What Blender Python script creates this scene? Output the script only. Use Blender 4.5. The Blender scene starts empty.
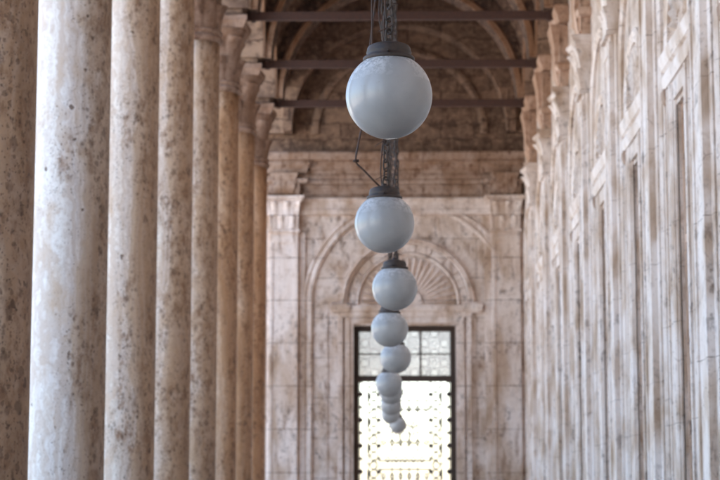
import bpy, bmesh, math, random
from mathutils import Vector, Matrix
random.seed(7)
PI = math.pi
sc = bpy.context.scene
col = sc.collection

# ------------------------------------------------------------------ layout
BAY = 4.5
COLY = [12.6 + BAY * k for k in range(-5, 9)]        # column lines, camera at y = 0
YEND = 53.1                                         # inner face of the end wall
YBACK = -12.0
COLX, COLR = -3.735, 0.435                          # the arcade on the left
WX = 3.67                                           # inner face of the right wall
PX = 3.48                                           # front of its pilasters
CX = 0.15                                           # middle of the gallery
SPR = 11.96                                         # springing of the arches
ROOF = 17.6

# ------------------------------------------------------------------ mesh helpers
def link(name, bm, mat, parent=None, smooth=False, bevel=0.0):
    me = bpy.data.meshes.new(name)
    if bevel:
        bmesh.ops.remove_doubles(bm, verts=bm.verts, dist=1e-5)
    bmesh.ops.recalc_face_normals(bm, faces=bm.faces)
    bm.to_mesh(me); bm.free()
    me.materials.append(mat)
    if smooth:
        for p in me.polygons: p.use_smooth = True
    o = bpy.data.objects.new(name, me)
    col.objects.link(o)
    if parent: o.parent = parent
    if bevel:
        b = o.modifiers.new('bevel', 'BEVEL'); b.width = bevel; b.segments = 2; b.limit_method = 'ANGLE'
        b.angle_limit = math.radians(40)
    return o

def empty(name, loc=(0, 0, 0)):
    o = bpy.data.objects.new(name, None); o.location = loc
    o.empty_display_size = .2
    col.objects.link(o); return o

def tag(o, label=None, cat=None, group=None, kind=None):
    if label: o['label'] = label
    if cat: o['category'] = cat
    if group: o['group'] = group
    if kind or label: o['kind'] = kind or 'thing'
    return o

def copy_tree(o, parent=None):
    c = o.copy(); col.objects.link(c)
    if parent: c.parent = parent
    for ch in list(o.children): copy_tree(ch, c)
    return c

def box(bm, x0, x1, y0, y1, z0, z1):
    v = [bm.verts.new(p) for p in ((x0,y0,z0),(x1,y0,z0),(x1,y1,z0),(x0,y1,z0),(x0,y0,z1),(x1,y0,z1),(x1,y1,z1),(x0,y1,z1))]
    for f in ((0,3,2,1),(4,5,6,7),(0,1,5,4),(1,2,6,5),(2,3,7,6),(3,0,4,7)):
        bm.faces.new([v[i] for i in f])

def loft(bm, rings, close=True, cap=True):
    """rings of equal length lists of points"""
    R = [[bm.verts.new(p) for p in r] for r in rings]
    n = len(R[0])
    for a, b in zip(R, R[1:]):
        for i in range(n if close else n - 1):
            j = (i + 1) % n
            bm.faces.new((a[i], a[j], b[j], b[i]))
    if cap and close:
        bm.faces.new(R[0]); bm.faces.new(R[-1])
    return R

def lathe(bm, prof, n=48, c=(0, 0, 0), mod=None, cap=True):
    rings = []
    for (r, z) in prof:
        ring = []
        for i in range(n):
            a = 2 * PI * i / n
            rr = r * (mod(a, z) if mod else 1)
            ring.append((c[0] + rr * math.cos(a), c[1] + rr * math.sin(a), c[2] + z))
        rings.append(ring)
    loft(bm, rings, True, cap)

def tube(bm, pts, r, n=8, closed=False):
    pts = [Vector(p) for p in pts]
    rings = []
    m = len(pts)
    up = Vector((0, 0, 1))
    prev = None
    for i, p in enumerate(pts):
        if closed: t = pts[(i + 1) % m] - pts[i - 1]
        else: t = pts[min(i + 1, m - 1)] - pts[max(i - 1, 0)]
        t.normalize()
        if prev is None:
            u = t.cross(up)
            if u.length < 1e-3: u = t.cross(Vector((0, 1, 0)))
        else:
            u = prev - t * prev.dot(t)
        u.normalize(); prev = u
        w = t.cross(u)
        rings.append([p + u * (r * math.cos(2 * PI * k / n)) + w * (r * math.sin(2 * PI * k / n)) for k in range(n)])
    if closed: 
        R = [[bm.verts.new(q) for q in rg] for rg in rings]
        for i in range(m):
            a, b = R[i], R[(i + 1) % m]
            for k in range(n):
                bm.faces.new((a[k], a[(k + 1) % n], b[(k + 1) % n], b[k]))
    else:
        loft(bm, rings)

class Plane2:
    """draws relief on a vertical plane: s along it, z up, d = how far it stands out"""
    def __init__(s, kind, base):      # kind 'x' : wall facing -x, s = y ; kind 'y' : wall facing -y, s = x
        s.k, s.b = kind, base
    def __call__(s, u, d, z):
        return (s.b - d, u, z) if s.k == 'x' else (u, s.b - d, z)
    def box(s, bm, u0, u1, d0, d1, z0, z1):
        a = s(u0, d0, z0); b = s(u1, d1, z1)
        box(bm, min(a[0], b[0]), max(a[0], b[0]), min(a[1], b[1]), max(a[1], b[1]), z0, z1)
    def ring(s, bm, uc, zc, prof, a0=0, a1=PI, n=40, leg=0):
        """sweep profile [(radius, d)...] round an arch, with optional straight legs going down"""
        rings = []
        if leg: rings.append([s(uc + r, d, zc - leg) for r, d in prof])
        for i in range(n + 1):
            a = a0 + (a1 - a0) * i / n
            rings.append([s(uc + r * math.cos(a), d, zc + r * math.sin(a)) for r, d in prof])
        if leg: rings.append([s(uc - r, d, zc - leg) for r, d in prof])
        loft(bm, rings)
    def cornice(s, bm, u0, u1, prof, ret=True):
        """prof [(z, d)...] swept along u with mitred returns to the wall"""
        dm = 0
        if ret:
            rings = []
            P = [(z, d) for z, d in prof]
            r0 = [s(u0 - 0, -0.02, z) for z, d in P]
            def pt(u, d, z): return s(u, d, z)
            seq = [[pt(u0 - d, -0.02, z) for z, d in P], [pt(u0 - d, d, z) for z, d in P], [pt(u1 + d, d, z) for z, d in P], [pt(u1 + d, -0.02, z) for z, d in P]]
            R = [[bm.verts.new(p) for p in rg] for rg in seq]
            n = len(P)
            for a, b in zip(R, R[1:]):
                for i in range(n - 1): bm.faces.new((a[i], a[i + 1], b[i + 1], b[i]))
            for i in (0, n - 1):
                bm.faces.new([rg[i] for rg in R])
        else:
            P = [(prof[0][0], -.02)] + list(prof) + [(prof[-1][0], -.02)]
            loft(bm, [[s(u0, d, z) for z, d in P], [s(u1, d, z) for z, d in P]])

def arch_block(bm, P, u0, u1, uc, R, z0, z1, d0, d1, n=40, Rz=None):
    """solid wall u0..u1, z0..z1 with an arch (half ellipse R, Rz) cut from its underside"""
    Rz = Rz or R
    us, zs = [u0], [z0]
    for i in range(n + 1):
        a = PI - PI * i / n
        us.append(uc + R * math.cos(a)); zs.append(z0 + Rz * math.sin(a))
    us.append(u1); zs.append(z0)
    for d in (d0, d1):
        lo = [bm.verts.new(P(u, d, z)) for u, z in zip(us, zs)]
        hi = [bm.verts.new(P(u, d, z1)) for u in us]
        for i in range(len(us) - 1):
            bm.faces.new((lo[i], lo[i + 1], hi[i + 1], hi[i]))
        if d == d0: A = (lo, hi)
    for i in range(len(us) - 1):
        bm.faces.new((A[0][i], A[0][i + 1], lo[i + 1], lo[i]))
        bm.faces.new((A[1][i], A[1][i + 1], hi[i + 1], hi[i]))
    bm.faces.new((A[0][0], A[1][0], hi[0], lo[0])); bm.faces.new((A[0][-1], A[1][-1], hi[-1], lo[-1]))

# ------------------------------------------------------------------ materials
class NT:
    def __init__(s, name):
        s.m = bpy.data.materials.new(name); s.m.use_nodes = True
        s.t = s.m.node_tree; s.n = s.t.nodes; s.l = s.t.links
        s.n.clear()
        s.out = s.n.new('ShaderNodeOutputMaterial')
        s.b = s.n.new('ShaderNodeBsdfPrincipled')
        s.l.new(s.b.outputs[0], s.out.inputs[0])
    def new(s, typ, **kw):
        nd = s.n.new(typ)
        for k, v in kw.items(): setattr(nd, k, v)
        return nd
    def set(s, sock, v):
        if hasattr(v, 'is_output') or isinstance(v, bpy.types.NodeSocket): s.l.new(v, sock)
        else: sock.default_value = v
    def pos(s):
        return s.new('ShaderNodeNewGeometry').outputs['Position']
    def obj(s):
        return s.new('ShaderNodeTexCoord').outputs['Object']
    def scale(s, v, k, off=(0, 0, 0)):
        m = s.new('ShaderNodeMapping'); s.l.new(v, m.inputs[0]); m.inputs['Scale'].default_value = k
        m.inputs['Location'].default_value = off
        return m.outputs[0]
    def noise(s, v, sc_, det=4, rough=.55, dist=0, w=None):
        n = s.new('ShaderNodeTexNoise')
        if w is not None: n.noise_dimensions = '4D'; s.set(n.inputs['W'], w)
        s.l.new(v, n.inputs['Vector']); n.inputs['Scale'].default_value = sc_
        n.inputs['Detail'].default_value = det; n.inputs['Roughness'].default_value = rough
        n.inputs['Distortion'].default_value = dist
        return n.outputs['Fac']
    def voro(s, v, sc_, feat='F1'):
        n = s.new('ShaderNodeTexVoronoi', feature=feat); s.l.new(v, n.inputs['Vector']); n.inputs['Scale'].default_value = sc_
        return n
    def ramp(s, f, stops, interp='LINEAR'):
        r = s.new('ShaderNodeValToRGB'); s.l.new(f, r.inputs[0]); cr = r.color_ramp; cr.interpolation = interp
        while len(cr.elements) < len(stops): cr.elements.new(.5)
        for e, (p, c) in zip(cr.elements, stops):
            e.position = p; e.color = (c if hasattr(c, '__len__') else (c, c, c)) + ((1,) if not hasattr(c, '__len__') or len(c) == 3 else ())
        return r.outputs[0]
    def step(s, f, a, b):
        m = s.new('ShaderNodeMapRange'); m.clamp = True; s.l.new(f, m.inputs[0])
        m.inputs[1].default_value = a; m.inputs[2].default_value = b
        return m.outputs[0]
    def math(s, op, a, b=None):
        m = s.new('ShaderNodeMath', operation=op); s.set(m.inputs[0], a)
        if b is not None: s.set(m.inputs[1], b)
        return m.outputs[0]
    def mix(s, f, a, b, mode='MIX'):
        m = s.new('ShaderNodeMix', data_type='RGBA', blend_type=mode)
        s.set(m.inputs[0], f)
        for k, v in ((6, a), (7, b)):
            if isinstance(v, tuple): m.inputs[k].default_value = v + (1,) if len(v) == 3 else v
            else: s.l.new(v, m.inputs[k])
        return m.outputs[2]
    def bump(s, h, dist, strength=1, n=None):
        b = s.new('ShaderNodeBump'); s.l.new(h, b.inputs['Height']); b.inputs['Distance'].default_value = dist
        b.inputs['Strength'].default_value = strength
        if n: s.l.new(n, b.inputs['Normal'])
        return b.outputs[0]
    def done(s, color, rough=.6, normal=None, metal=0, spec=.4):
        s.set(s.b.inputs['Base Color'], color if not isinstance(color, tuple) else color + (1,))
        s.set(s.b.inputs['Roughness'], rough); s.b.inputs['Metallic'].default_value = metal
        s.b.inputs['Specular IOR Level'].default_value = spec
        if normal: s.l.new(normal, s.b.inputs['Normal'])
        return s.m

def alabaster(name, tint=(1, 1, 1), warm=.5, pits=1.0, seedoff=0.0):
    """banded, pitted alabaster of the column shafts"""
    t = NT(name); p = t.pos()
    o = (seedoff, seedoff * 1.7, seedoff * .6)
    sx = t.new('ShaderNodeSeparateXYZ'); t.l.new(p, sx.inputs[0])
    side = t.step(sx.outputs[0], -4.0, -3.30)     # browner towards the gallery side, paler towards the courtyard
    big = t.noise(t.scale(p, (1, 1, .30), o), 1.15, 3, .5)
    wig = t.noise(t.scale(p, (1, 1, 1), o), 4.2, 3, .5)
    # onyx bands: wavy contour lines running up the shaft
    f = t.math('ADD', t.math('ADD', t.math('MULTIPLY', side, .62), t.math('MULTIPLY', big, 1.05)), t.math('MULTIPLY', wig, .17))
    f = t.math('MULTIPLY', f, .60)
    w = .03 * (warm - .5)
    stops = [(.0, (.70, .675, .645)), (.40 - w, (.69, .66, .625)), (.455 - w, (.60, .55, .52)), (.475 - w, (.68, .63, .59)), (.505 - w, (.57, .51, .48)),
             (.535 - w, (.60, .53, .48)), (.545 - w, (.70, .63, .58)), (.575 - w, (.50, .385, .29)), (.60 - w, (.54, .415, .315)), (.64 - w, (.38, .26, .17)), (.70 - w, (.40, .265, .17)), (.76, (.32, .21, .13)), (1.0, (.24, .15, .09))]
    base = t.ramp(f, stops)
    fib = t.noise(t.scale(p, (1, 1, .12), o), 16, 5, .65)
    base = t.mix(t.math('MULTIPLY', t.step(fib, .42, .72), .35), base, (.44, .335, .25))
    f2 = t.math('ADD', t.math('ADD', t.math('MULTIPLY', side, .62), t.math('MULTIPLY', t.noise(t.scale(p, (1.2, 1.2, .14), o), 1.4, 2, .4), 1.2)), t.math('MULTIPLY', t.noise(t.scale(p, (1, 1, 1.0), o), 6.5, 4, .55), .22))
    pp = t.new('ShaderNodeMath', operation='PINGPONG'); t.l.new(t.math('MULTIPLY', f2, 7.0), pp.inputs[0]); pp.inputs[1].default_value = .5
    pp2 = t.new('ShaderNodeMath', operation='PINGPONG'); t.l.new(t.math('MULTIPLY', f2, 19.0), pp2.inputs[0]); pp2.inputs[1].default_value = .5
    base = t.mix(t.math('MULTIPLY', t.step(pp.outputs[0], .14, .47), .60), base, (.46, .36, .29))
    base = t.mix(t.math('MULTIPLY', t.step(pp2.outputs[0], .28, .48), .34), base, (.38, .28, .21))
    # tan clouds
    cl = t.noise(t.scale(p, (1, 1, .45), o), 3.2, 7, .68)
    base = t.mix(t.math('MULTIPLY', t.step(cl, .50 - .08 * (warm - .5), .68), .65), base, (.47, .335, .225))
    base = t.mix(t.math('MULTIPLY', t.step(t.noise(p, 26, 6, .7), .48, .72), .32), base, (.34, .25, .18))
    # eroded pits of several sizes, gathered in patches, thicker on the gallery side
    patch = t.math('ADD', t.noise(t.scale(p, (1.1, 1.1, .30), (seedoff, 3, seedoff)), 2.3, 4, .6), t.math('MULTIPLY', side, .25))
    rag = t.noise(p, 60, 5, .75)
    def pitset(scale, gate, lo, hi, seed):
        wp = t.new('ShaderNodeVectorMath', operation='ADD')
        nz = t.new('ShaderNodeTexNoise'); t.l.new(p, nz.inputs['Vector']); nz.inputs['Scale'].default_value = scale * 1.3; nz.inputs['Detail'].default_value = 3
        sc2 = t.new('ShaderNodeVectorMath', operation='SCALE'); t.l.new(nz.outputs['Color'], sc2.inputs[0]); sc2.inputs['Scale'].default_value = .9 / scale
        t.l.new(t.scale(p, (1, 1, .72), (seedoff + seed, seed, seed)), wp.inputs[0]); t.l.new(sc2.outputs[0], wp.inputs[1])
        v = t.voro(wp.outputs[0], scale)
        sp = t.new('ShaderNodeSeparateColor'); t.l.new(v.outputs['Color'], sp.inputs[0])
        rad = t.math('MULTIPLY', t.math('SUBTRACT', sp.outputs[0], gate), .75)
        d_ = t.math('SUBTRACT', rad, v.outputs['Distance'])
        return t.math('MULTIPLY', t.step(t.math('ADD', d_, t.math('MULTIPLY', t.math('SUBTRACT', rag, .5), .5)), -.04, .16), t.step(patch, lo, hi))
    q = .03 * (pits - 1)
    p1 = pitset(10, .30, .63 - q, .72 - q, 1)
    p2 = pitset(21, .28, .58 - q, .68 - q, 2)
    p3 = pitset(48, .36, .48 - q, .64 - q, 3)
    lone = t.math('MULTIPLY', t.step(t.noise(p, 5.5, 2, .5), .73, .75), .9)
    halo = t.step(t.noise(t.scale(p, (1, 1, .6), o), 7, 6, .72), .47, .62)
    base = t.mix(t.math('MULTIPLY', t.math('MULTIPLY', halo, t.step(patch, .60 - q, .74 - q)), .9), base, (.22, .125, .07))
    pit = t.math('MINIMUM', t.math('ADD', t.math('ADD', t.math('MULTIPLY', p1, .55), t.math('MULTIPLY', p2, .55)), t.math('ADD', t.math('MULTIPLY', p3, .65), lone)), .85)
    c = t.mix(pit, base, (.10, .056, .033))
    c = t.mix(1.0, c, tint, 'MULTIPLY')
    h = t.math('SUBTRACT', t.math('MULTIPLY', t.noise(p, 30, 5, .6), .3), pit)
    return t.done(c, t.ramp(cl, [(.3, .42), (.7, .65)]), t.bump(h, .008, .8), spec=.4)

def wall_marble(name, axis, tint=(1, 1, 1), stain=1.0, joints=(2.2, .9), dark=0.0, jw=.004, zs=.45, th=.0):
    """pale pinkish marble cladding, streaked and grimy; axis is the one across the wall"""
    t = NT(name); p = t.pos()
    sx = t.new('ShaderNodeSeparateXYZ'); t.l.new(p, sx.inputs[0])
    a = t.noise(t.scale(p, (1.3, 1.3, zs * .8)), 1.3, 5, .55, .4)
    base = t.ramp(a, [(.28, (.71, .68, .67)), (.45, (.65, .60, .57)), (.53, (.56, .49, .44)), (.62, (.46, .37, .30)), (.74, (.33, .24, .17))])
    cl = t.noise(p, 5.5, 6, .7)
    base = t.mix(t.math('MULTIPLY', t.step(cl, .49 + th, .68 + th), .60), base, (.34, .24, .17))
    st = t.noise(t.scale(p, (2.6, 2.6, zs)), 1.6, 7, .70)
    sm = t.math('MINIMUM', t.math('MULTIPLY', t.step(st, .535 + th, .66 + th), .85 * stain), .95)
    base = t.mix(sm, base, (.205, .120, .072))
    gr = t.math('MULTIPLY', t.step(t.noise(t.scale(p, (1, 1, .8)), 7, 6, .72), .53, .64), t.step(t.noise(t.scale(p, (1, 1, .4)), 1.6, 3), .45, .58))
    base = t.mix(t.math('MULTIPLY', gr, .75 * stain), base, (.09, .055, .04))
    cmb = t.new('ShaderNodeCombineXYZ'); t.l.new(sx.outputs[1 if axis == 'y' else 0], cmb.inputs[0]); t.l.new(sx.outputs[2], cmb.inputs[1])
    br = t.new('ShaderNodeTexBrick'); t.l.new(cmb.outputs[0], br.inputs['Vector'])
    br.inputs['Scale'].default_value = 1; br.inputs['Brick Width'].default_value = joints[0]; br.inputs['Row Height'].default_value = joints[1]
    br.inputs['Mortar Size'].default_value = jw; br.inputs['Mortar Smooth'].default_value = .3
    br.inputs['Color1'].default_value = (.85, .85, .85, 1); br.inputs['Color2'].default_value = (1.1, 1.08, 1.06, 1)
    base = t.mix(1.0, base, br.outputs['Color'], 'MULTIPLY') if False else base
    jm = br.outputs['Fac']
    base = t.mix(t.math('MULTIPLY', jm, t.step(cl, .3, .6)), base, (.14, .09, .065))
    fleck = t.math('MULTIPLY', t.step(t.noise(t.scale(p, (1, .45, 1) if axis == 'y' else (1, 1, 1)), 19, 5, .7), .60, .68), t.step(t.noise(p, 2.0, 4, .6), .44, .60))
    base = t.mix(t.math('MULTIPLY', fleck, .8), base, (.13, .075, .048))
    vv = t.voro(t.scale(p, (1, 1, .8)), .9, 'DISTANCE_TO_EDGE')
    cr = t.math('MULTIPLY', t.math('SUBTRACT', 1.0, t.step(vv.outputs['Distance'], .0, .008)), t.step(cl, .48, .55))
    base = t.mix(t.math('MULTIPLY', cr, .6), base, (.16, .10, .08))
    browning = t.math('MULTIPLY', t.step(t.math('ADD', sx.outputs[2], t.math('MULTIPLY', cl, 4.0)), 11.4, 15.5), .62)  # marble turns browner with height, edge broken up by noise
    base = t.mix(browning, base, (.27, .175, .115))
    base = t.mix(1.0, base, tint, 'MULTIPLY')
    h = t.math('SUBTRACT', t.math('MULTIPLY', cl, .6), t.math('ADD', jm, gr))
    return t.done(base, .55, t.bump(h, .008, .7), spec=.35)

def masonry(name, axis, c1, c2, mort, w=.95, h=.46):
    """old brown ashlar with soot and rubbed plaster"""
    t = NT(name); p = t.pos()
    sx = t.new('ShaderNodeSeparateXYZ'); t.l.new(p, sx.inputs[0])
    n0 = t.noise(p, 1.1, 5, .65); n1 = t.noise(p, 7, 6, .7)
    wx = t.math('ADD', sx.outputs[{'x': 0, 'y': 1}[axis]], t.math('MULTIPLY', n1, .22))
    wz = t.math('ADD', sx.outputs[2], t.math('MULTIPLY', t.noise(p, 3, 4), .30))
    cmb = t.new('ShaderNodeCombineXYZ'); t.l.new(wx, cmb.inputs[0]); t.l.new(wz, cmb.inputs[1])
    br = t.new('ShaderNodeTexBrick'); t.l.new(cmb.outputs[0], br.inputs['Vector'])
    br.inputs['Scale'].default_value = 1; br.inputs['Brick Width'].default_value = w; br.inputs['Row Height'].default_value = h
    br.inputs['Mortar Size'].default_value = .022; br.inputs['Mortar Smooth'].default_value = .6
    br.inputs['Color1'].default_value = c1 + (1,); br.inputs['Color2'].default_value = c2 + (1,); br.inputs['Mortar'].default_value = mort + (1,)
    c = t.mix(t.math('MULTIPLY', t.step(n0, .40, .66), .7), br.outputs['Color'], (.10, .062, .045))
    c = t.mix(t.math('MULTIPLY', t.step(n1, .48, .66), .65), c, (.40, .26, .17))
    c = t.mix(t.math('MULTIPLY', t.step(t.noise(p, 3, 6, .72), .50, .62), .7), c, (.075, .042, .03))
    hh = t.math('SUBTRACT', t.math('MULTIPLY', n1, .8), br.outputs['Fac'])
    return t.done(c, .85, t.bump(hh, .02, .8), spec=.2)

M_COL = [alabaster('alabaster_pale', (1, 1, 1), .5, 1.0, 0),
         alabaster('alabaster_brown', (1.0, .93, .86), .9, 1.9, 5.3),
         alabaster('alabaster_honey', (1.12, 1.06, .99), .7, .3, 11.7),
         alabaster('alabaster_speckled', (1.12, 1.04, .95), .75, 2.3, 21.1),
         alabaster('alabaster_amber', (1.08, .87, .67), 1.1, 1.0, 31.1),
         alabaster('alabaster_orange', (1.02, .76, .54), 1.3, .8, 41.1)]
M_CAP = wall_marble('weathered_marble', 'x', (.58, .42, .32), 1.0, th=-.02)
M_WALL = wall_marble('side_wall_marble', 'y', (1.06, .99, .93), 1.0, (1.7, 1.15), th=.03, zs=1.2)
M_PIL = wall_marble('pilaster_marble', 'y', (1.20, 1.15, 1.11), .8, (9, 1.6), jw=.005, th=.085, zs=1.0)
M_TRIM = wall_marble('trim_marble', 'y', (1.17, 1.11, 1.06), .9, (9, 1.3), jw=.005, th=.085, zs=1.0)
M_IMP = wall_marble('impost_marble', 'y', (.98, .76, .61), 1.0, (3, 1.2))
M_END = wall_marble('end_wall_marble', 'x', (1.12, 1.02, .935), .9, (2.3, 1.12), jw=.012, th=.015, zs=1.1)
M_ENDP = wall_marble('end_pilaster_marble', 'x', (1.18, 1.08, 1.0), .85, (9, 1.2), jw=.012, zs=.5, th=.03)
M_ENT = wall_marble('entablature_stone', 'x', (.72, .57, .465), 1.1, (1.6, .6), jw=.014, zs=1.2)
M_LUN = masonry('lunette_masonry', 'x', (.29, .185, .125), (.20, .125, .085), (.11, .065, .045))
M_VAULT = masonry('vault_masonry', 'x', (.19, .12, .085), (.14, .088, .062), (.08, .05, .035), .9, .5)
M_DKARCH = masonry('dark_arch_masonry', 'x', (.085, .055, .045), (.06, .04, .033), (.03, .02, .016), .6, .4)  # much darker than the other arch stone, for transverse arches and their soffits
M_ARCHV = wall_marble('archivolt_stone', 'x', (.78, .56, .40), .9, (.5, .5), jw=.01)
M_ARCH = masonry('arch_masonry', 'y', (.38, .26, .18), (.30, .20, .145), (.10, .06, .045), .6, .5)

def metal_mat(name, c, rust, rough=.55, metal=.6):
    t = NT(name); p = t.obj()
    n = t.noise(p, 30, 5, .65)
    cc = t.mix(t.step(n, .4, .7), c, rust)
    return t.done(cc, t.ramp(n, [(.3, rough - .12), (.7, rough + .2)]), t.bump(n, .002, .5), metal, .5)
M_FIT = metal_mat('lamp_fitter_metal', (.040, .029, .024), (.085, .058, .044), .55, .1)
M_CHAIN = metal_mat('chain_iron', (.050, .038, .030), (.115, .075, .052), .6, .15)
M_WIRE = metal_mat('rusty_wire', (.05, .035, .03), (.12, .06, .035), .6, .3)
M_IRON = metal_mat('tie_iron', (.060, .030, .024), (.115, .055, .038), .75, .05)
M_GRILLE = metal_mat('grille_iron', (.020, .017, .016), (.035, .025, .02), .6, .3)

def wood():
    t = NT('dark_window_wood'); p = t.pos()
    n = t.noise(t.scale(p, (12, 12, 1)), 2, 5)
    return t.done(t.mix(n, (.028, .017, .012), (.07, .042, .028)), .6, t.bump(n, .003))
M_WOOD = wood()

def opal():
    t = NT('opal_glass')
    oi = t.new('ShaderNodeObjectInfo')
    p = t.obj(); w = t.math('MULTIPLY', oi.outputs['Random'], 37.0)
    s = t.new('ShaderNodeSeparateXYZ'); t.l.new(p, s.inputs[0])
    top = t.step(s.outputs[2], .06, .15)
    dust = t.math('MULTIPLY', t.step(t.noise(p, 34, 6, .78, 0, w), .46, .55), t.math('MULTIPLY', top, t.step(t.noise(p, 5, 2, .5, 0, w), .40, .55)))
    film = t.noise(t.scale(p, (1, 1, 1)), 4.5, 4, .6, .4, w)
    c = t.mix(t.step(film, .35, .7), (.575, .575, .56), (.45, .45, .44))
    c = t.mix(t.math('MULTIPLY', dust, .9), c, (.90, .89, .88))
    spk = t.math('MULTIPLY', t.step(t.noise(p, 90, 2, .5, 0, w), .70, .74), .6)
    c = t.mix(spk, c, (.25, .22, .20))
    t.done(c, t.mix(dust, (.26, .26, .26), (.7, .7, .7)), t.bump(t.noise(p, 6, 2, .5, 0, w), .004, .25), spec=.5)
    t.b.inputs['Coat Weight'].default_value = .35; t.b.inputs['Coat Roughness'].default_value = .16
    tr = t.new('ShaderNodeBsdfTranslucent'); tr.inputs[0].default_value = (.50, .53, .55, 1)
    mx = t.new('ShaderNodeMixShader'); mx.inputs[0].default_value = .22
    t.l.new(t.b.outputs[0], mx.inputs[1]); t.l.new(tr.outputs[0], mx.inputs[2]); t.l.new(mx.outputs[0], t.out.inputs[0])
    return t.m
M_OPAL = opal()

def glass(name, tcol, dcol, f, rough=.15):
    t = NT(name); p = t.pos()
    t.done(t.mix(t.noise(p, 3, 4), dcol, tuple(x * .75 for x in dcol)), rough)
    tr = t.new('ShaderNodeBsdfTransparent'); tr.inputs[0].default_value = tcol + (1,)
    mx = t.new('ShaderNodeMixShader')
    t.l.new(t.math('ADD', t.math('MULTIPLY', t.noise(p, 2.2, 3), .25), f - .12), mx.inputs[0])
    t.l.new(t.b.outputs[0], mx.inputs[1]); t.l.new(tr.outputs[0], mx.inputs[2]); t.l.new(mx.outputs[0], t.out.inputs[0])
    return t.m
M_FROST = glass('dusty_transom_glass', (.97, .94, .93), (.62, .58, .575), .42)
M_CLEAR = glass('clear_glass', (.97, .96, .95), (.3, .3, .3), .97, .08)
t = NT('dark_room_glass'); M_DARKG = t.done(t.mix(t.noise(t.pos(), 2, 5), (.30, .24, .19), (.50, .44, .39)), .5)

t = NT('floor_marble'); p = t.pos()
br = t.new('ShaderNodeTexBrick'); t.l.new(p, br.inputs['Vector']); br.inputs['Scale'].default_value = 1
br.offset = 0; br.inputs['Brick Width'].default_value = .9; br.inputs['Row Height'].default_value = .9; br.inputs['Mortar Size'].default_value = .006
br.inputs['Color1'].default_value = (.27, .22, .175, 1); br.inputs['Color2'].default_value = (.22, .175, .14, 1); br.inputs['Mortar'].default_value = (.12, .09, .07, 1)
M_FLOOR = t.done(t.mix(t.math('MULTIPLY', t.noise(p, 3, 6), .5), br.outputs[0], (.17, .135, .105)), .35)
t = NT('courtyard_paving'); p = t.pos()
br = t.new('ShaderNodeTexBrick'); t.l.new(p, br.inputs['Vector']); br.inputs['Scale'].default_value = 1
br.inputs['Brick Width'].default_value = 1.2; br.inputs['Row Height'].default_value = .8; br.inputs['Mortar Size'].default_value = .008
br.inputs['Color1'].default_value = (.53, .49, .455, 1); br.inputs['Color2'].default_value = (.47, .44, .41, 1); br.inputs['Mortar'].default_value = (.2, .17, .14, 1)
M_GROUND = t.done(t.mix(t.math('MULTIPLY', t.noise(p, .3, 6), .6), br.outputs[0], (.50, .455, .41)), .6)
t = NT('roof_plaster'); M_ROOF = t.done(t.mix(t.noise(t.pos(), .8, 5), (.32, .27, .22), (.42, .36, .30)), .9)

# ------------------------------------------------------------------ the ground
bm = bmesh.new(); box(bm, -900, 900, -900, 900, -.6, -.15)
tag(link('ground', bm, M_GROUND), kind='structure')
bm = bmesh.new(); box(bm, -4.9, 4.4, YBACK - .5, YEND + .9, -.3, 0)
tag(link('gallery_floor', bm, M_FLOOR, bevel=.02), 'pale marble paving along the gallery under the lamps', kind='structure')

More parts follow.
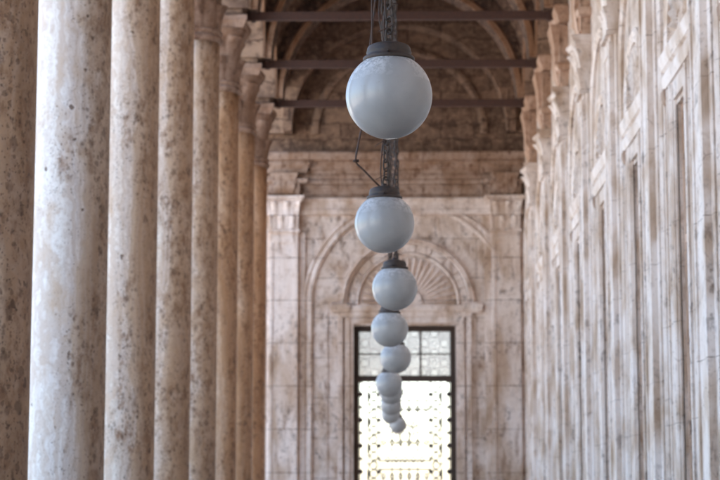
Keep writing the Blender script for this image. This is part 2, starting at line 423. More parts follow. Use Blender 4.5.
# ------------------------------------------------------------------ columns
def make_column():
    root = empty('marble_column', (COLX, 0, 0))
    # plinth and base
    bm = bmesh.new(); box(bm, -.62, .62, -.62, .62, 0, .28)
    link('plinth', bm, M_CAP, root, bevel=.02)
    bm = bmesh.new()
    lathe(bm, [(.58, .28), (.60, .31), (.61, .36), (.58, .42), (.52, .44), (.50, .48), (.52, .53), (.53, .57), (.50, .62), (.455, .66)], 48)
    link('base', bm, M_CAP, root, True)
    bm = bmesh.new()
    prof = [(.452, .66), (COLR + .006, .76)]
    for i in range(1, 25):
        z = .76 + (10.18 - .76) * i / 24
        prof.append((COLR - .008 * (i / 24) ** 2, z))
    lathe(bm, prof, 72)
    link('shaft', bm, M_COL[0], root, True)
    bm = bmesh.new()
    lathe(bm, [(.425, 10.18), (.465, 10.20), (.495, 10.245), (.495, 10.275), (.465, 10.315), (.445, 10.33), (.445, 10.35), (.475, 10.365), (.485, 10.39), (.475, 10.415), (.42, 10.43)], 56)
    link('neck_ring', bm, M_CAP, root, True)
    # bell with two rows of leaves
    bm = bmesh.new()
    prof = []
    for i in range(37):
        u = i / 36
        r = .405 + .05 * u + .15 * u ** 3
        prof.append((r, 10.43 + 1.10 * u))
    def leaf(a, z):
        u = (z - 10.43) / 1.10
        k = 0
        if u < .46: k = (.10 + .22 * (u / .46) ** 2.2) * max(0, math.cos(4 * a)) ** .7
        elif u < .86: k = (.06 + .22 * ((u - .46) / .4) ** 2.2) * max(0, math.cos(4 * a + PI)) ** .7 if True else 0
        else: k = .10 * abs(math.cos(2 * (a + PI / 4))) ** 2
        return 1 + k * 1.05
    lathe(bm, prof, 96, mod=leaf)
    link('capital', bm, M_CAP, root, True)
    bm = bmesh.new()
    def sq(h, z, cc=.06):
        pts = []
        cs = [(-h, -h), (h, -h), (h, h), (-h, h)]
        for i in range(4):
            a, b = cs[i], cs[(i + 1) % 4]
            for k in range(8):
                f = k / 8
                x = a[0] + (b[0] - a[0]) * f; y = a[1] + (b[1] - a[1]) * f
                q = 1 - cc * math.sin(PI * f) / h
                pts.append((x * q if abs(x) >= h - 1e-6 and 0 < k else x, y * q if abs(y) >= h - 1e-6 and 0 < k else y, z))
        return pts
    loft(bm, [sq(.56, 11.53), sq(.59, 11.61), sq(.60, 11.63), sq(.635, 11.69), sq(.635, 11.78), sq(.60, 11.80)])
    link('abacus', bm, M_CAP, root)
    bm = bmesh.new(); box(bm, -.52, .52, -.45, .45, 11.80, SPR)
    link('impost_block', bm, M_ARCH, root, bevel=.015)
    return root

LAB = {
 0: ('grey brown column cut off by the photo left edge, dark pitted patches', 1),
 1: ('widest visible column, pale bluish white with a small round black hole and brown right side', 0),
 2: ('smooth cream column with honey brown right half, third from the photo left edge', 2),
 3: ('narrow column heavily speckled with brown pits, fourth from the photo left edge', 3),
 4: ('tan column with a dark stain, fifth from left, its capital just at the photo top', 3),
 5: ('slim honey coloured column, sixth from left, capital beside the highest iron tie', 4),
 6: ('slender tan column with capital beside the second iron tie', 4),
 7: ('farthest arcade column, a thin orange brown strip beside the end wall left pilaster', 5),
}
proto = make_column()
first = True
for i, y in enumerate(COLY):
    o = proto if first else copy_tree(proto)
    first = False
    o.location = (COLX, y, 0)
    k = round((y - 17.1) / BAY)
    if k in LAB: lab, mi = LAB[k]
    else:
        lab, mi = 'pale alabaster column nearer than the photo left edge, outside the view', i % 4
    tag(o, lab, 'column', 'marble columns of the left arcade')
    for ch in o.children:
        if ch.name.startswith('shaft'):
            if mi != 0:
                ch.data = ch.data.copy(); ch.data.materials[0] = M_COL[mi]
        ch['yaw'] = 0

# ------------------------------------------------------------------ vaulting above
vr = tag(empty('vaulted_ceiling', (CX, 0, SPR)), 'dark brown masonry arches and shallow domes roofing the gallery', 'ceiling')
def rel(bm):   # children of an empty placed away from the origin keep world shapes
    bmesh.ops.translate(bm, verts=bm.verts, vec=(-CX, 0, -SPR)); return bm
XL, XR = -3.08, 3.36
VC, VH = (XL + XR) / 2, (XR - XL) / 2
for y in COLY + [YEND - .34]:
    hw = .38 if y in COLY else .33
    P = Plane2('y', y)
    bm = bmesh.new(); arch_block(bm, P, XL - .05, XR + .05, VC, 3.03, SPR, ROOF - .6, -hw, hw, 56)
    link('transverse_arch', rel(bm), M_DKARCH if y in COLY else M_LUN, vr)
    if y not in COLY: continue
    # raised archivolt band on the camera side edge of the arch
    bm = bmesh.new(); P.ring(bm, VC, SPR, [(3.035, hw - .01), (3.035, hw + .05), (3.17, hw + .05), (3.21, hw - .01)], n=56)
    link('archivolt', rel(bm), M_ARCHV, vr)
ys = COLY + [YEND + .3]
for a, b in zip(ys, ys[1:]):
    c, h = (a + b) / 2, (b - a) / 2 - .3
    N = 26
    bm = bmesh.new(); G = []
    for i in range(N + 1):
        row = []
        u = -math.cos(PI * i / N)
        for j in range(N + 1):
            v = -math.cos(PI * j / N)
            z = SPR + .06 + 3.22 * math.sqrt(max(0, 1 - u * u)) + 1.5 * math.sqrt(max(0, 1 - v * v))
            row.append(bm.verts.new((VC + VH * 1.005 * u, c + (h + .03) * v, z)))
        G.append(row)
    for i in range(N):
        for j in range(N): bm.faces.new((G[i][j], G[i + 1][j], G[i + 1][j + 1], G[i][j + 1]))
    o = link('dome', rel(bm), M_VAULT, vr, True)
    s = o.modifiers.new('thick', 'SOLIDIFY'); s.thickness = .12; s.offset = 1
    # arch of the open left arcade and blind arch on the right wall
    cl, R = (a + b) / 2, (b - a) / 2 - .52
    P = Plane2('x', COLX)
    bm = bmesh.new(); arch_block(bm, P, a, b, cl, R, SPR, ROOF - .3, -.655, .45, 36, R * 1.05)
    link('arcade_arch', rel(bm), M_ARCH, vr)
    bm = bmesh.new(); P.ring(bm, cl, SPR, [(R + .03, -.655), (R + .03, -.70), (R + .17, -.70), (R + .20, -.655)], n=36)
    link('archivolt', rel(bm), M_ARCHV, vr)
    P = Plane2('x', WX)
    bm = bmesh.new(); arch_block(bm, P, a, b, cl, R, SPR, ROOF - .3, .003, .31, 36, R * 1.05)
    link('wall_arch', rel(bm), M_ARCH, vr)
    bm = bmesh.new(); P.ring(bm, cl, SPR, [(R + .02, .31), (R + .02, .36), (R + .16, .36), (R + .2, .31)], n=36)
    link('archivolt', rel(bm), M_ARCHV, vr)
bm = bmesh.new(); box(bm, -4.8, 4.9, YBACK - .6, YEND + .8, ROOF - .3 + .003, ROOF + .4)
link('roof_slab', rel(bm), M_ROOF, vr)

# ------------------------------------------------------------------ iron tie beams
def make_tie():
    root = empty('iron_tie_beam', (CX, 0, 11.90))
    bm = bmesh.new(); box(bm, -3.42, 3.42, -.045, .045, -.095, .095)
    link('bar', bm, M_IRON, root, bevel=.01)
    for s in (-1, 1):
        bm = bmesh.new(); box(bm, s * 3.16 - .05, s * 3.16 + .05, -.075, .075, -.12, .12)
        link('collar', bm, M_IRON, root, bevel=.01)
    return root
tie0 = make_tie()
for i, y in enumerate(COLY):
    o = tie0 if i == 0 else copy_tree(tie0)
    o.location.y = y
    lab = {39.6: 'highest dark iron tie beam in view, crossing behind the first globe chain',
           44.1: 'middle dark iron tie beam, crossing behind the top of the largest globe',
           48.6: 'lowest dark iron tie beam, crossing behind the lower half of the largest globe'}.get(round(y, 1),
           'dark iron tie beam nearer than the ones in view, above the photo top edge')
    tag(o, lab, 'tie beam', 'iron tie beams between the arches')

# ------------------------------------------------------------------ relief pieces shared by both walls
def pilaster(P, uc, hw, d0, d1, ztop, mat, root, side=1):
    """pilaster: backing strip, shaft with raised borders"""
    bm = bmesh.new()
    P.box(bm, uc - hw - .2, uc + hw + .2, -.05, d0, 0, ztop)
    P.box(bm, uc - hw, uc + hw, d0 - .02, d1 - .025, .0, ztop)
    w = hw * .24
    P.box(bm, uc - hw, uc - hw + w, d1 - .03, d1, .5, ztop - .1)
    P.box(bm, uc + hw - w, uc + hw, d1 - .03, d1, .5, ztop - .1)
    P.box(bm, uc - hw + w, uc + hw - w, d1 - .03, d1, ztop - .3, ztop - .1)
    P.box(bm, uc - hw - .24, uc + hw + .24, -.05, d1 + .05, 0, .45)
    o = link('pilaster', bm, mat, root, bevel=.008)
    return o

def pil_capital(P, uc, hw, d1, z0, z1, mat, parent):
    bm = bmesh.new(); n = 40
    H = z1 - z0
    levels = 44
    rings = []
    def leafw(q, ph):
        c_ = math.cos(2 * PI * (q * 2.5 + ph)); return max(0.0, c_) ** .5
    for i in range(levels + 1):
        u = i / levels; z = z0 + H * u
        bell = .0 + .015 * u + .075 * u ** 2.5
        if u < .07: f, kind = .045, 0
        elif u < .10: f, kind = .0, 0
        elif u < .45: f, kind = bell, 1
        elif u < .82: f, kind = bell, 2
        elif u < .86: f, kind = .085, 0
        elif u < .90: f, kind = .10, 3
        elif u < .95: f, kind = .16, 3
        else: f, kind = .185, 3
        v1 = min(1, max(0, (u - .10) / .33)); v2 = min(1, max(0, (u - .45) / .35))
        ring = [P(uc - hw - f, -.03, z)]
        for k in range(n + 1):
            q = k / n
            x = -hw - f + 2 * (hw + f) * q
            k_ = 0
            if kind == 1: k_ = (.018 + .06 * v1 ** 3) * leafw(q, 0)
            elif kind == 2: k_ = (.015 + .06 * v2 ** 3) * leafw(q, .5) + .05 * v2 ** 2 * (abs(2 * q - 1) ** 4)
            elif kind == 3: k_ = -.075 * math.sin(PI * q)
            ring.append(P(uc + x, d1 + f + k_, z))
        ring.append(P(uc + hw + f, -.03, z))
        rings.append(ring)
    loft(bm, rings)
    return link('capital', bm, mat, parent)

def impost(P, uc, hw, d1, z0, z1, mat, parent):
    """entablature block standing on a pilaster, with panel and flaring cornice"""
    bm = bmesh.new()
    P.box(bm, uc - hw - .02, uc + hw + .02, -.04, d1 - .03, z0, z1 - .42)
    P.box(bm, uc - hw - .02, uc - hw * .55, d1 - .04, d1 + .01, z0 + .10, z1 - .46)
    P.box(bm, uc + hw * .55, uc + hw + .02, d1 - .04, d1 + .01, z0 + .10, z1 - .46)
    P.cornice(bm, uc - hw + .02, uc + hw - .02, [(z0 + .36, d1 + .0), (z0 + .38, d1 + .05), (z0 + .45, d1 + .08), (z0 + .50, d1 + .07), (z0 + .51, d1 + .0)])
    Hh = z1 - .36 - (z0 + .08)
    prof = [(z0 + .08 + Hh * u, d1 + .015 + .17 * u * u * (3 - 2 * u) + .035 * math.sin(2 * PI * u)) for u in [q / 16 for q in range(17)]]
    P.cornice(bm, uc - hw * .45 + .17, uc + hw * .45 - .17, prof)
    P.cornice(bm, uc - hw, uc + hw, [(z1 - .34, d1 + .0), (z1 - .29, d1 + .03), (z1 - .24, d1 + .035), (z1 - .17, d1 + .08), (z1 - .12, d1 + .11), (z1 - .04, d1 + .12), (z1, d1 + .10)])
    return link('impost_block', bm, mat, parent)

def fan(bm, P, uc, zc, r0, r1, d, n=15):
    """shell of radiating flutes filling a tympanum"""
    for i in range(n):
        a0 = PI * i / n + .012; a1 = PI * (i + 1) / n - .012; am = (a0 + a1) / 2
        def q(r, a, dd): return P(uc + r * math.cos(a), dd, zc + r * math.sin(a))
        ra = r1 - .03
        rings = [[q(r0, a0, .0), q(r0, am, d * .5), q(r0, a1, .0), q(r0, am, -.02)],
                 [q(ra * .85, a0, .0), q(ra * .85, am, d), q(ra * .85, a1, .0), q(ra * .85, am, -.02)],
                 [q(ra * .95, a0 + .02, .0), q(ra * .97, am, d * .8), q(ra * .95, a1 - .02, .0), q(ra * .95, am, -.02)]]
        loft(bm, rings)

# ------------------------------------------------------------------ the right wall
wr = tag(empty('marble_wall', (WX, 0, 0)), 'tall pale streaked marble wall along the right, with pilasters and framed windows', 'wall')
def relw(bm):
    bmesh.ops.translate(bm, verts=bm.verts, vec=(-WX, 0, 0)); return bm
_link = link
P = Plane2('x', WX)
bays = [(a + b) / 2 for a, b in zip(ys, ys[1:])]
bays[-1] = (COLY[-1] + YEND) / 2
OW, OZ0, OZ1 = .45, 1.0, 6.72
bm = bmesh.new()
edges = [YBACK - .5]
for c in bays:
    P.box(bm, edges[-1], c - OW, -.55, 0, 0, OZ1)
    edges.append(c + OW)
    P.box(bm, c - OW, c + OW, -.55, 0, 0, OZ0)
P.box(bm, edges[-1], YEND + .6, -.55, 0, 0, OZ1)
P.box(bm, YBACK - .5, YEND + .6, -.55, 0, OZ1, ROOF - .3)
_link('wall_body', relw(bm), M_WALL, wr)

def in_wall(fn):     # build with world shapes, store relative to the wall's empty
    return fn
def link(name, bm, mat, parent=None, smooth=False, bevel=0.0):
    r = parent
    while r is not None and r.parent is not None: r = r.parent
    if r is wr: relw(bm)
    return _link(name, bm, mat, parent, smooth, bevel)

for y in COLY:
    p_ = pilaster(P, y, .38, .10, WX - PX, 9.12, M_PIL, wr)
    pil_capital(P, y, .38, WX - PX, 9.12, 10.22, M_TRIM, p_)
    impost(P, y, .40, WX - PX, 10.22, SPR, M_IMP, p_)

for c in bays:
    # window casing: stepped strips and a bead either side
    bm = bmesh.new()
    for s in (-1, 1):
        for (u0, u1, d) in ((OW, OW + .07, .03), (OW + .07, OW + .13, .055), (OW + .19, OW + .27, .07), (OW + .33, OW + .40, .045), (OW + .52, OW + .60, .05), (OW + .84, OW + .95, .04)):
            P.box(bm, min(c + s * u0, c + s * u1), max(c + s * u0, c + s * u1), -.02, d, .9, 7.02)
    P.box(bm, c - OW, c + OW, -.02, .05, OZ1 + .06, 7.02)
    for s in (-1, 1):
        tube(bm, [P(c + s * (OW + .16), .04, .9), P(c + s * (OW + .16), .05, 7.02)], .028)
        tube(bm, [P(c + s * (OW + .47), .02, .9), P(c + s * (OW + .47), .045, 7.02)], .026)
    case = link('window_surround', bm, M_TRIM, wr, bevel=.006)
    bm = bmesh.new()
    P.cornice(bm, c - 1.22, c + 1.22, [(7.06, .0), (7.07, .05), (7.12, .065), (7.20, .075), (7.26, .07), (7.275, .035), (7.31, .035), (7.34, .075), (7.42, .10), (7.52, .11), (7.54, .0)])
    link('hood', bm, M_PIL, case)
    for s in (-1, 1):
        bm = bmesh.new()
        P.cornice(bm, c + s * 1.19 - .07, c + s * 1.19 + .05, [(6.86, .03), (6.90, .06), (6.96, .075), (7.02, .08), (7.055, .08)])
        link('bracket', bm, M_CAP, case)
    # blind arches above
    bm = bmesh.new()
    P.ring(bm, c, 7.60, [(.92, -.01), (.92, .04), (.97, .06), (1.02, .035), (1.08, .065), (1.14, .04), (1.14, -.01)], n=32)
    link('arch_moulding', bm, M_TRIM, wr)
    bm = bmesh.new()
    P.ring(bm, c, 8.25, [(1.44, -.01), (1.44, .05), (1.49, .09), (1.55, .06), (1.60, .08), (1.62, -.01)], n=36, leg=7.8)
    link('arch_moulding', bm, M_TRIM, wr)
    bm = bmesh.new(); fan(bm, P, c, 7.60, .28, .92, .06, 15)
    link('fan_relief', bm, M_WALL, wr)
    # window in its recess
    bm = bmesh.new()
    for (u0, u1, z0, z1) in ((-OW, -OW + .09, OZ0, OZ1), (OW - .09, OW, OZ0, OZ1), (-OW + .09, OW - .09, OZ0, OZ0 + .1), (-OW + .09, OW - .09, OZ1 - .1, OZ1),
                             (-OW + .09, OW - .09, 4.9, 5.0), (-.04, .04, OZ0 + .1, 4.9), (-.025, .025, 5.0, OZ1 - .1)):
        P.box(bm, c + u0, c + u1, -.12, -.06, z0, z1)
    f = link('window', bm, M_IMP, wr)
    bm = bmesh.new(); P.box(bm, c - OW + .09, c + OW - .09, -.10, -.08, OZ0 + .1, OZ1 - .1)
    link('pane', bm, M_DARKG, f)
# a plain plinth moulding
bm = bmesh.new(); P.cornice(bm, YBACK, YEND - .02, [(.0, .06), (.38, .06), (.44, .03), (.48, .02)], ret=False)
link('skirting', bm, M_IMP, wr)

# ------------------------------------------------------------------ the end wall
er = tag(empty('end_wall', (0, YEND, 0)), 'pinkish brown marble end wall with nested arch mouldings around the tall bright window', 'wall')
WCX = .27                                           # window centre
WH = 1.43; WZ0, WZ1, WTR = .25, 6.50, 4.98
E = Plane2('y', YEND)
def link(name, bm, mat, parent=None, smooth=False, bevel=0.0):
    r = parent
    while r is not None and r.parent is not None: r = r.parent
    if r is er: bmesh.ops.translate(bm, verts=bm.verts, vec=(0, -YEND, 0))
    return _link(name, bm, mat, parent, smooth, bevel)
bm = bmesh.new()
E.box(bm, -5.0, WCX - WH, -.6, 0, 0, WZ1); E.box(bm, WCX + WH, WX + .0, -.6, 0, 0, WZ1)
E.box(bm, WCX - WH, WCX + WH, -.6, 0, 0, WZ0); E.box(bm, -5.0, WX, -.6, 0, WZ1, 9.75)
link('wall_body', bm, M_END, er)
bm = bmesh.new(); E.box(bm, -5.0, WX, -.6, -.004, 9.75, 11.40)
link('frieze', bm, M_ENT, er)
bm = bmesh.new(); E.box(bm, -5.0, WX, -.6, -.01, 11.40, ROOF - .3)
link('lunette', bm, M_LUN, er)
for uc in (-3.12, 3.12):
    p_ = pilaster(E, uc, .40, .07, .20, 9.12, M_ENDP, er)
    pil_capital(E, uc, .40, .20, 9.12, 10.15, M_ENDP, p_)
    impost(E, uc, .42, .20, 10.15, 11.16, M_ENT, p_)
# mouldings of the frieze
bm = bmesh.new()
E.cornice(bm, -4.9, WX - .01, [(9.62, .0), (9.64, .10), (9.76, .11), (9.82, .08), (10.0, .08), (10.04, .12), (10.10, .13), (10.14, .0)], ret=False)
link('string_course', bm, M_ENDP, er)
bm = bmesh.new()
E.cornice(bm, -4.9, WX - .01, [(10.50, .0), (10.52, .05), (10.62, .06), (10.66, .02), (10.90, .03), (10.96, .10), (11.04, .12), (11.12, .18), (11.18, .36), (11.34, .40), (11.40, .38), (11.42, .0)], ret=False)
link('cornice', bm, M_ENT, er)
bm = bmesh.new()     # raised panels of the frieze
for (a, b) in ((-2.5, 2.5),):
    E.box(bm, a, b, -.02, .03, 10.18, 10.23); E.box(bm, a, b, -.02, .03, 10.42, 10.47)
    E.box(bm, a, a + .06, -.02, .03, 10.23, 10.42); E.box(bm, b - .06, b, -.02, .03, 10.23, 10.42)
link('frieze_panel', bm, M_ENT, er)
# lunette arch band
bm = bmesh.new(); E.ring(bm, VC, SPR, [(2.3, -.02), (2.3, .05), (2.40, .07), (2.5, .05), (2.52, -.02)], n=48)
link('arch_moulding', bm, M_ARCH, er)
# great blind arch and the window arch inside it
bm = bmesh.new()
OC = .42
E.ring(bm, OC, 7.10, [(2.72, -.02), (2.72, .05), (2.78, .09), (2.84, .055), (2.89, .03), (2.95, .065), (3.01, .04), (3.01, -.02)], n=56, leg=7.0)
link('arch_moulding', bm, M_ENDP, er)
bm = bmesh.new()
E.ring(bm, WCX + .1, 7.10, [(1.70, -.02), (1.70, .07), (1.74, .12), (1.78, .08), (1.81, .15), (1.87, .11), (1.88, -.02)], n=48)
link('arch_moulding', bm, M_ENDP, er)
bm = bmesh.new(); E.ring(bm, WCX + .1, 7.10, [(1.38, -.02), (1.38, .06), (1.42, .09), (1.46, .06), (1.46, -.02)], n=48)
fan(bm, E, WCX + .1, 7.10, .46, 1.38, .10, 21)
E.ring(bm, WCX + .1, 7.10, [(.30, -.02), (.30, .06), (.40, .06), (.40, -.02)], n=24)
link('fan_relief', bm, M_ENDP, er)
for i in range(15):      # voussoir joints stand as slim grooves between raised blocks
    pass
bm = bmesh.new()
for i in range(11):
    a0 = PI * i / 11 + .012; a1 = PI * (i + 1) / 11 - .012
    E.ring(bm, WCX + .1, 7.10, [(1.48, -.02), (1.48, .045), (1.68, .045), (1.68, -.02)], a0, a1, 6)
link('voussoirs', bm, M_ENDP, er)
# lintel and jambs of the window
bm = bmesh.new()
E.cornice(bm, WCX + .05 - 1.75, WCX + .05 + 1.75, [(6.72, .0), (6.73, .06), (6.80, .08), (6.86, .08), (6.90, .13), (7.0, .16), (7.06, .15), (7.08, .0)])
link('lintel', bm, M_ENDP, er)
bm = bmesh.new()
for s in (-1, 1):
    for (u0, u1, d) in ((WH + .0, WH + .10, .04), (WH + .10, WH + .24, .07), (WH + .30, WH + .44, .09)):
        E.box(bm, min(WCX + s * u0, WCX + s * u1), max(WCX + s * u0, WCX + s * u1), -.02, d, 0, 6.72)
E.box(bm, WCX - WH, WCX + WH, -.02, .04, WZ1 + .06, 6.72)
for s in (-1, 1):
    E.cornice(bm, WCX + .05 + s * 1.85 - .10, WCX + .05 + s * 1.85 + .10, [(6.84, .10), (6.90, .16), (7.02, .20), (7.10, .18), (7.14, .10)])
link('window_surround', bm, M_ENDP, er, bevel=.006)
# wide flat strips between the arches
for a, b in ((-2.13, -1.88), (2.13, 2.24)):
    bm = bmesh.new(); E.box(bm, a, b, -.02, .027, 0, 6.9)
    link('panel_strip', bm, M_END, er, bevel=.005)

# window: wooden frame, transom with six dusty panes, clear glass below behind an iron grille
bm = bmesh.new()
D0, D1 = -.34, -.20
def wb(u0, u1, z0, z1, d0=D0, d1=D1): E.box(bm, WCX + u0, WCX + u1, d0, d1, z0, z1)
wb(-WH, -WH + .15, WZ0, WZ1); wb(WH - .15, WH, WZ0, WZ1)
wb(-WH + .15, WH - .15, WZ1 - .15, WZ1); wb(-WH + .15, WH - .15, WTR - .04, WTR + .13); wb(-WH + .15, WH - .15, WZ0, WZ0 + .15)
win = link('window', bm, M_WOOD, er, bevel=.008)
bm = bmesh.new()
for u in (-.43, .45): wb(u - .022, u + .022, WTR + .13, WZ1 - .15, -.29, -.24)
for (a, b) in ((-WH + .15, -.452), (-.408, .428), (.472, WH - .15)): wb(a, b, 5.70, 5.735, -.29, -.24)
link('glazing_bars', bm, M_WOOD, win)
bm = bmesh.new(); wb(-WH + .15, WH - .15, WTR + .13, WZ1 - .15, -.275, -.265)
link('transom_pane', bm, M_FROST, win)
bm = bmesh.new(); wb(-WH + .15, WH - .15, WZ0 + .15, WTR - .04, -.275, -.265)
link('pane', bm, M_CLEAR, win)
# ornamental wrought iron
bm = bmesh.new()
gd = -.43
g0, g1 = WZ0, WTR + .05
def bar(u0, z0, u1, z1, r=.011): tube(bm, [E(WCX + u0, gd, z0), E(WCX + u1, gd, z1)], r, 6)
def ball(u, z, r):
    lathe(bm, [(r * math.sin(a), -r * math.cos(a)) for a in [PI * k / 6 + .02 for k in range(6)] + [PI - .02]], 10, E(WCX + u, gd, z), cap=True)
for u in (-1.02, 1.02): bar(u, g0, u, g1, .016)
for u in (-.72, .72): bar(u, g0, u, g1, .009)
for u in (-1.26, 1.26): bar(u, g0, u, g1, .016)
z = 1.0
k = 0
while z < 4.9:
    for s in (-1, 1):
        ball(s * 1.24, z, .075); ball(s * .72, z, .06); ball(s * .72, z + .36, .045); ball(s * 1.24, z + .36, .05)
        tube(bm, [E(WCX + s * 1.02, gd, z - .22), E(WCX + s * 1.02, gd, z + .06)], .036, 6)
        tube(bm, [E(WCX + s * (1.02 + .17 * math.cos(a)), gd, z + .33 + .12 * math.sin(a)) for a in [2 * PI * q / 14 for q in range(14)]], .013, 5, True)
        tube(bm, [E(WCX + s * (.72 + .12 * math.sin(a * 2)), gd, z + .72 * a / PI) for a in [PI * q / 12 for q in range(13)]], .011, 5)
    z += .72; k += 1
for z in (4.42, 4.17, 2.74, 2.50, 1.05):
    bar(-.72, z, .72, z, .026)
for z in (4.80, 3.55, 3.30):
    tube(bm, [E(WCX + -.72 + 1.44 * q / 24, gd, z - .07 * abs(math.sin(PI * q / 6))) for q in range(25)], .014, 5)
for zc in (3.45, 1.80):
    for rr in (.26, .16): tube(bm, [E(WCX + rr * math.cos(a), gd, zc + rr * 1.2 * math.sin(a)) for a in [2 * PI * q / 24 for q in range(24)]], .016, 5, True)
    for s in (-1, 1):
        tube(bm, [E(WCX + s * (.30 + .14 * (1 - a / 9) * math.cos(a)), gd, zc + .3 + .14 * (1 - a / 9) * math.sin(a)) for a in [q * .4 for q in range(18)]], .014, 5)
        tube(bm, [E(WCX + s * (.30 + .14 * (1 - a / 9) * math.cos(a)), gd, zc - .3 - .14 * (1 - a / 9) * math.sin(a)) for a in [q * .4 for q in range(18)]], .014, 5)
# upper tiers: rings and lozenges behind the transom, finer verticals below
for i in range(9):
    for k in range(5):
        u = -1.12 + .28 * i; z = 5.20 + .28 * k
        rr = .115 if (i + k) % 2 else .075
        tube(bm, [E(WCX + u + rr * math.cos(a), gd, z + rr * math.sin(a)) for a in [2 * PI * q / 12 for q in range(12)]], .011, 5, True)
for k in range(6): bar(-1.28, 5.06 + .28 * k, 1.28, 5.06 + .28 * k, .009)
for i in range(10): bar(-1.26 + .28 * i, WTR, -1.26 + .28 * i, WZ1, .009)
for i in range(11):
    for k in range(9):
        u = -.60 + .12 * i; z = .9 + .47 * k
        if (i + k) % 2: tube(bm, [E(WCX + u + .05 * math.cos(a), gd, z + .085 * math.sin(a)) for a in [2 * PI * q / 10 for q in range(10)]], .019, 5, True)
for u in (-.36, -.12, .12, .36): bar(u, g0, u, g1, .014)
for i in range(18):
    z = .7 + .24 * i
    for s_ in (-1, 1): tube(bm, [E(WCX + s_ * (.87 + .10 * math.cos(a)), gd, z + .11 * math.sin(a)) for a in [2 * PI * q / 10 for q in range(10)]], .021, 5, True)
link('grille', bm, M_GRILLE, win)

# back wall of the gallery, behind the camera
def link(name, bm, mat, parent=None, smooth=False, bevel=0.0): return _link(name, bm, mat, parent, smooth, bevel)
bm = bmesh.new(); box(bm, -4.8, WX, YBACK - .5, YBACK, 0, ROOF - .3)
tag(link('rear_wall', bm, M_END), 'plain marble wall closing the gallery behind the viewer, out of view', 'wall')

# ------------------------------------------------------------------ hanging globe lamps
R = .2275
TOPZ = 16.2
def make_lamp(zc):
    root = empty('globe_lamp', (0, 0, zc))
    bm = bmesh.new()
    prof = []
    a0 = math.asin(.118 / R)
    for i in range(41):
        a = a0 + (PI - 1e-3 - a0) * i / 40
        prof.append((R * math.sin(a), R * math.cos(a)))
    lathe(bm, prof, 72, cap=False)
    link('globe', bm, M_OPAL, root, True)
    bm = bmesh.new()
    z0 = R * math.cos(a0)
    lathe(bm, [(.112, z0 - .012), (.131, z0 - .010), (.136, z0 - .004), (.136, z0 + .008), (.130, z0 + .014), (.120, z0 + .017), (.117, z0 + .030), (.120, z0 + .037), (.117, z0 + .044),
               (.114, z0 + .060), (.108, z0 + .070), (.092, z0 + .079), (.060, z0 + .088), (.030, z0 + .092), (.022, z0 + .097), (.020, z0 + .110), (.012, z0 + .114)], 56)
    cap = link('fitter_cap', bm, M_FIT, root, True)
    for k in range(3):
        bm = bmesh.new()
        a = 2 * PI * k / 3 + .5
        tube(bm, [(.112 * math.cos(a), .112 * math.sin(a), z0 + .022), (.142 * math.cos(a), .142 * math.sin(a), z0 + .022)], .006, 8)
        link('screw', bm, M_FIT, cap, True)
    return root, z0

def chain_mesh(z0, length, seed, links_w=.023, pitch=.068):
    rnd = random.Random(seed)
    bm = bmesh.new()
    n = int(length / pitch)
    for i in range(n):
        zc = z0 + (i + .5) * pitch
        h = pitch * .5 + .013
        w = links_w
        ang = (PI / 2 if i % 2 else 0) + rnd.uniform(-.25, .25) + .6
        dx = .004 * math.sin(i * 1.7) + .012 * math.sin(i * .11 + seed)
        dy = .012 * math.cos(i * .13 + seed) - .012
        pts = []
        for k in range(12):
            a = 2 * PI * k / 12
            x = w * math.cos(a); z = (h - w) * (1 if math.sin(a) > .01 else (-1 if math.sin(a) < -.01 else 0)) + w * math.sin(a)
            pts.append((dx + x * math.cos(ang), dy + x * math.sin(ang), zc + z))
        tube(bm, pts, .0072, 6, True)
    return bm

def cable_mesh(z0, length, seed):
    """slack flex wound round the chain, with loose ends of tie wire"""
    rnd = random.Random(seed)
    bm = bmesh.new()
    pts = []
    n = int(length / .05)
    rr = .02
    ph = rnd.uniform(0, 6)
    for i in range(n):
        z = z0 + i * .05
        rr += rnd.uniform(-.006, .006); rr = min(max(rr, .018), .038)
        ph += rnd.uniform(.10, .42)
        pts.append((rr * math.cos(ph) - .004, rr * math.sin(ph), z))
    tube(bm, pts, .0055, 6)
    for z in [z0 + .05, z0 + .22, z0 + .31] + [z0 + .6 + 1.1 * k for k in range(10)]:
        a = rnd.uniform(0, 6)
        q = []
        for j in range(9):
            t_ = j / 8
            q.append(((.022 + .05 * t_ * t_) * math.cos(a + 3.2 * (1 - t_)), (.022 + .05 * t_ * t_) * math.sin(a + 3.2 * (1 - t_)), z + .03 * math.sin(4 * t_) + .02 * t_))
        tube(bm, q, .0032, 5)
    return bm

#   x, y, z of each globe centre
LAMPS = [(-0.028, 9.8, 3.716), (-0.077, 14.35, 3.706), (-0.001, 19.0, 3.732), (-0.064, 23.3, 3.711), (0.011, 27.8, 3.689), (-0.102, 32.2, 3.579), (-0.078, 36.8, 3.688), (-0.089, 41.3, 3.683), (-0.111, 45.8, 3.683), (0.075, 50.3, 3.611)]
LLAB = ['largest opal glass globe, nearest the viewer, sharply in focus with dusty top',
        'second largest opal globe, with a bent rusty wire rising beside its cap',
        'third globe from the viewer, slightly blurred in front of the fan shaped relief',
        'fourth globe from the viewer, at the dark head of the window frame',
        'fifth globe from the viewer, set right of its neighbours in front of the transom panes',
        'sixth globe from the viewer, crossing the dark transom bar of the bright window',
        'seventh globe from the viewer, mostly hidden behind the one on the transom bar',
        'eighth globe from the viewer, small and blurred in front of the bright window',
        'ninth globe from the viewer, small and grey, just above the lowest one',
        'smallest and lowest globe in the row, farthest away before the bright window']
l0, z0 = make_lamp(0)
lamps = [l0] + [copy_tree(l0) for _ in LAMPS[1:]]
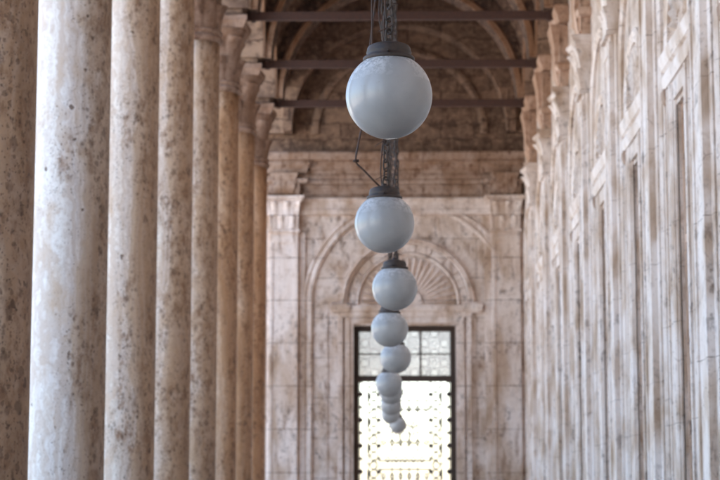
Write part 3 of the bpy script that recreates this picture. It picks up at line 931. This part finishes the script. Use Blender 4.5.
for i, (x, y, z) in enumerate(LAMPS):
    o = lamps[i]
    o.location = (x, y, z); o.rotation_euler.z = random.uniform(0, 6) if i > 1 else 0
    tag(o, LLAB[i], 'hanging lamp', 'opal globe lamps hanging on chains')
    L = TOPZ - z
    zs = z0 + .085
    c = link('chain', chain_mesh(zs, L - zs, i), M_CHAIN, o)
    link('cable', cable_mesh(zs + .01, L - zs - .1, 40 + i), M_WIRE, o)
    bm = bmesh.new()
    if i == 0:
        tube(bm, [(-.088, .0, z0 + .075), (-.090, -.004, z0 + .3), (-.085, 0, z0 + .9), (-.05, 0, z0 + 2.2), (-.03, 0, z0 + 3.4), (-.02, 0, L * .5)], .0045, 6)
        link('supply_wire', bm, M_WIRE, o)
    elif i == 1:
        tube(bm, [(-.030, .02, z0 + .088), (-.09, 0, z0 + .145), (-.155, 0, z0 + .215), (-.205, 0, z0 + .262), (-.222, 0, z0 + .285), (-.218, 0, z0 + .33), (-.200, 0, z0 + .42), (-.180, 0, z0 + .52), (-.16, 0, z0 + .7), (-.12, 0, z0 + 1.1), (-.03, 0, z0 + 1.9), (-.02, 0, z0 + 2.6)], .0075, 8)
        link('supply_wire', bm, M_WIRE, o)
        bm = bmesh.new()
        tube(bm, [(-.218 + .02 * math.cos(a), .02 * math.sin(a), z0 + .285 + .006 * a / 6) for a in [q * .5 for q in range(26)]], .004, 5)
        link('wire_twist', bm, M_WIRE, o)
    bm = bmesh.new(); lathe(bm, [(.02, L - .12), (.07, L - .08), (.08, L), (.02, L + .3)], 20)
    link('ceiling_hook', bm, M_FIT, o)

# ------------------------------------------------------------------ light
SUN_EL, SUN_AZ = 52, 66         # azimuth clockwise from +y (the view direction): high over the wall on the right
w = bpy.data.worlds.new('World'); sc.world = w; w.use_nodes = True
nt = w.node_tree
sky = nt.nodes.new('ShaderNodeTexSky'); sky.sky_type = 'NISHITA'; sky.sun_disc = False
sky.sun_elevation = math.radians(SUN_EL); sky.sun_rotation = math.radians(SUN_AZ)
sky.air_density = 1.0; sky.dust_density = 1.8; sky.ozone_density = .8
bg = nt.nodes['Background']; nt.links.new(sky.outputs[0], bg.inputs[0]); bg.inputs[1].default_value = .15
sd = bpy.data.lights.new('sun', 'SUN'); sd.energy = 5.0; sd.angle = math.radians(.53); sd.color = (1, .95, .89)
so = bpy.data.objects.new('sun', sd); col.objects.link(so)
el, az = math.radians(SUN_EL), math.radians(SUN_AZ)
d = Vector((math.sin(az) * math.cos(el), math.cos(az) * math.cos(el), math.sin(el)))
so.rotation_euler = (-d).to_track_quat('-Z', 'Y').to_euler()

# ------------------------------------------------------------------ camera
cd = bpy.data.cameras.new('camera'); co = bpy.data.objects.new('camera', cd); col.objects.link(co); sc.camera = co
cd.sensor_width = 36; cd.lens = 95; cd.clip_end = 3000; cd.clip_start = .1
co.location = (0, 0, 1.6)
yaw, pitch = math.atan(35 / 1900), math.atan(262 / 1900)
co.rotation_euler = (PI / 2 + pitch, 0, yaw)
cd.dof.use_dof = True; cd.dof.focus_distance = 10.05; cd.dof.aperture_fstop = 4.3; cd.dof.aperture_blades = 9

vs = sc.view_settings; vs.view_transform = 'Standard'; vs.look = 'None'; vs.gamma = 1; vs.use_curve_mapping = False
vs.exposure = 2.52
cy = sc.cycles
cy.use_denoising = True; cy.max_bounces = 12; cy.diffuse_bounces = 7; cy.glossy_bounces = 4; cy.transmission_bounces = 6; cy.transparent_max_bounces = 12
cy.sample_clamp_indirect = 8; cy.caustics_reflective = False; cy.caustics_refractive = False
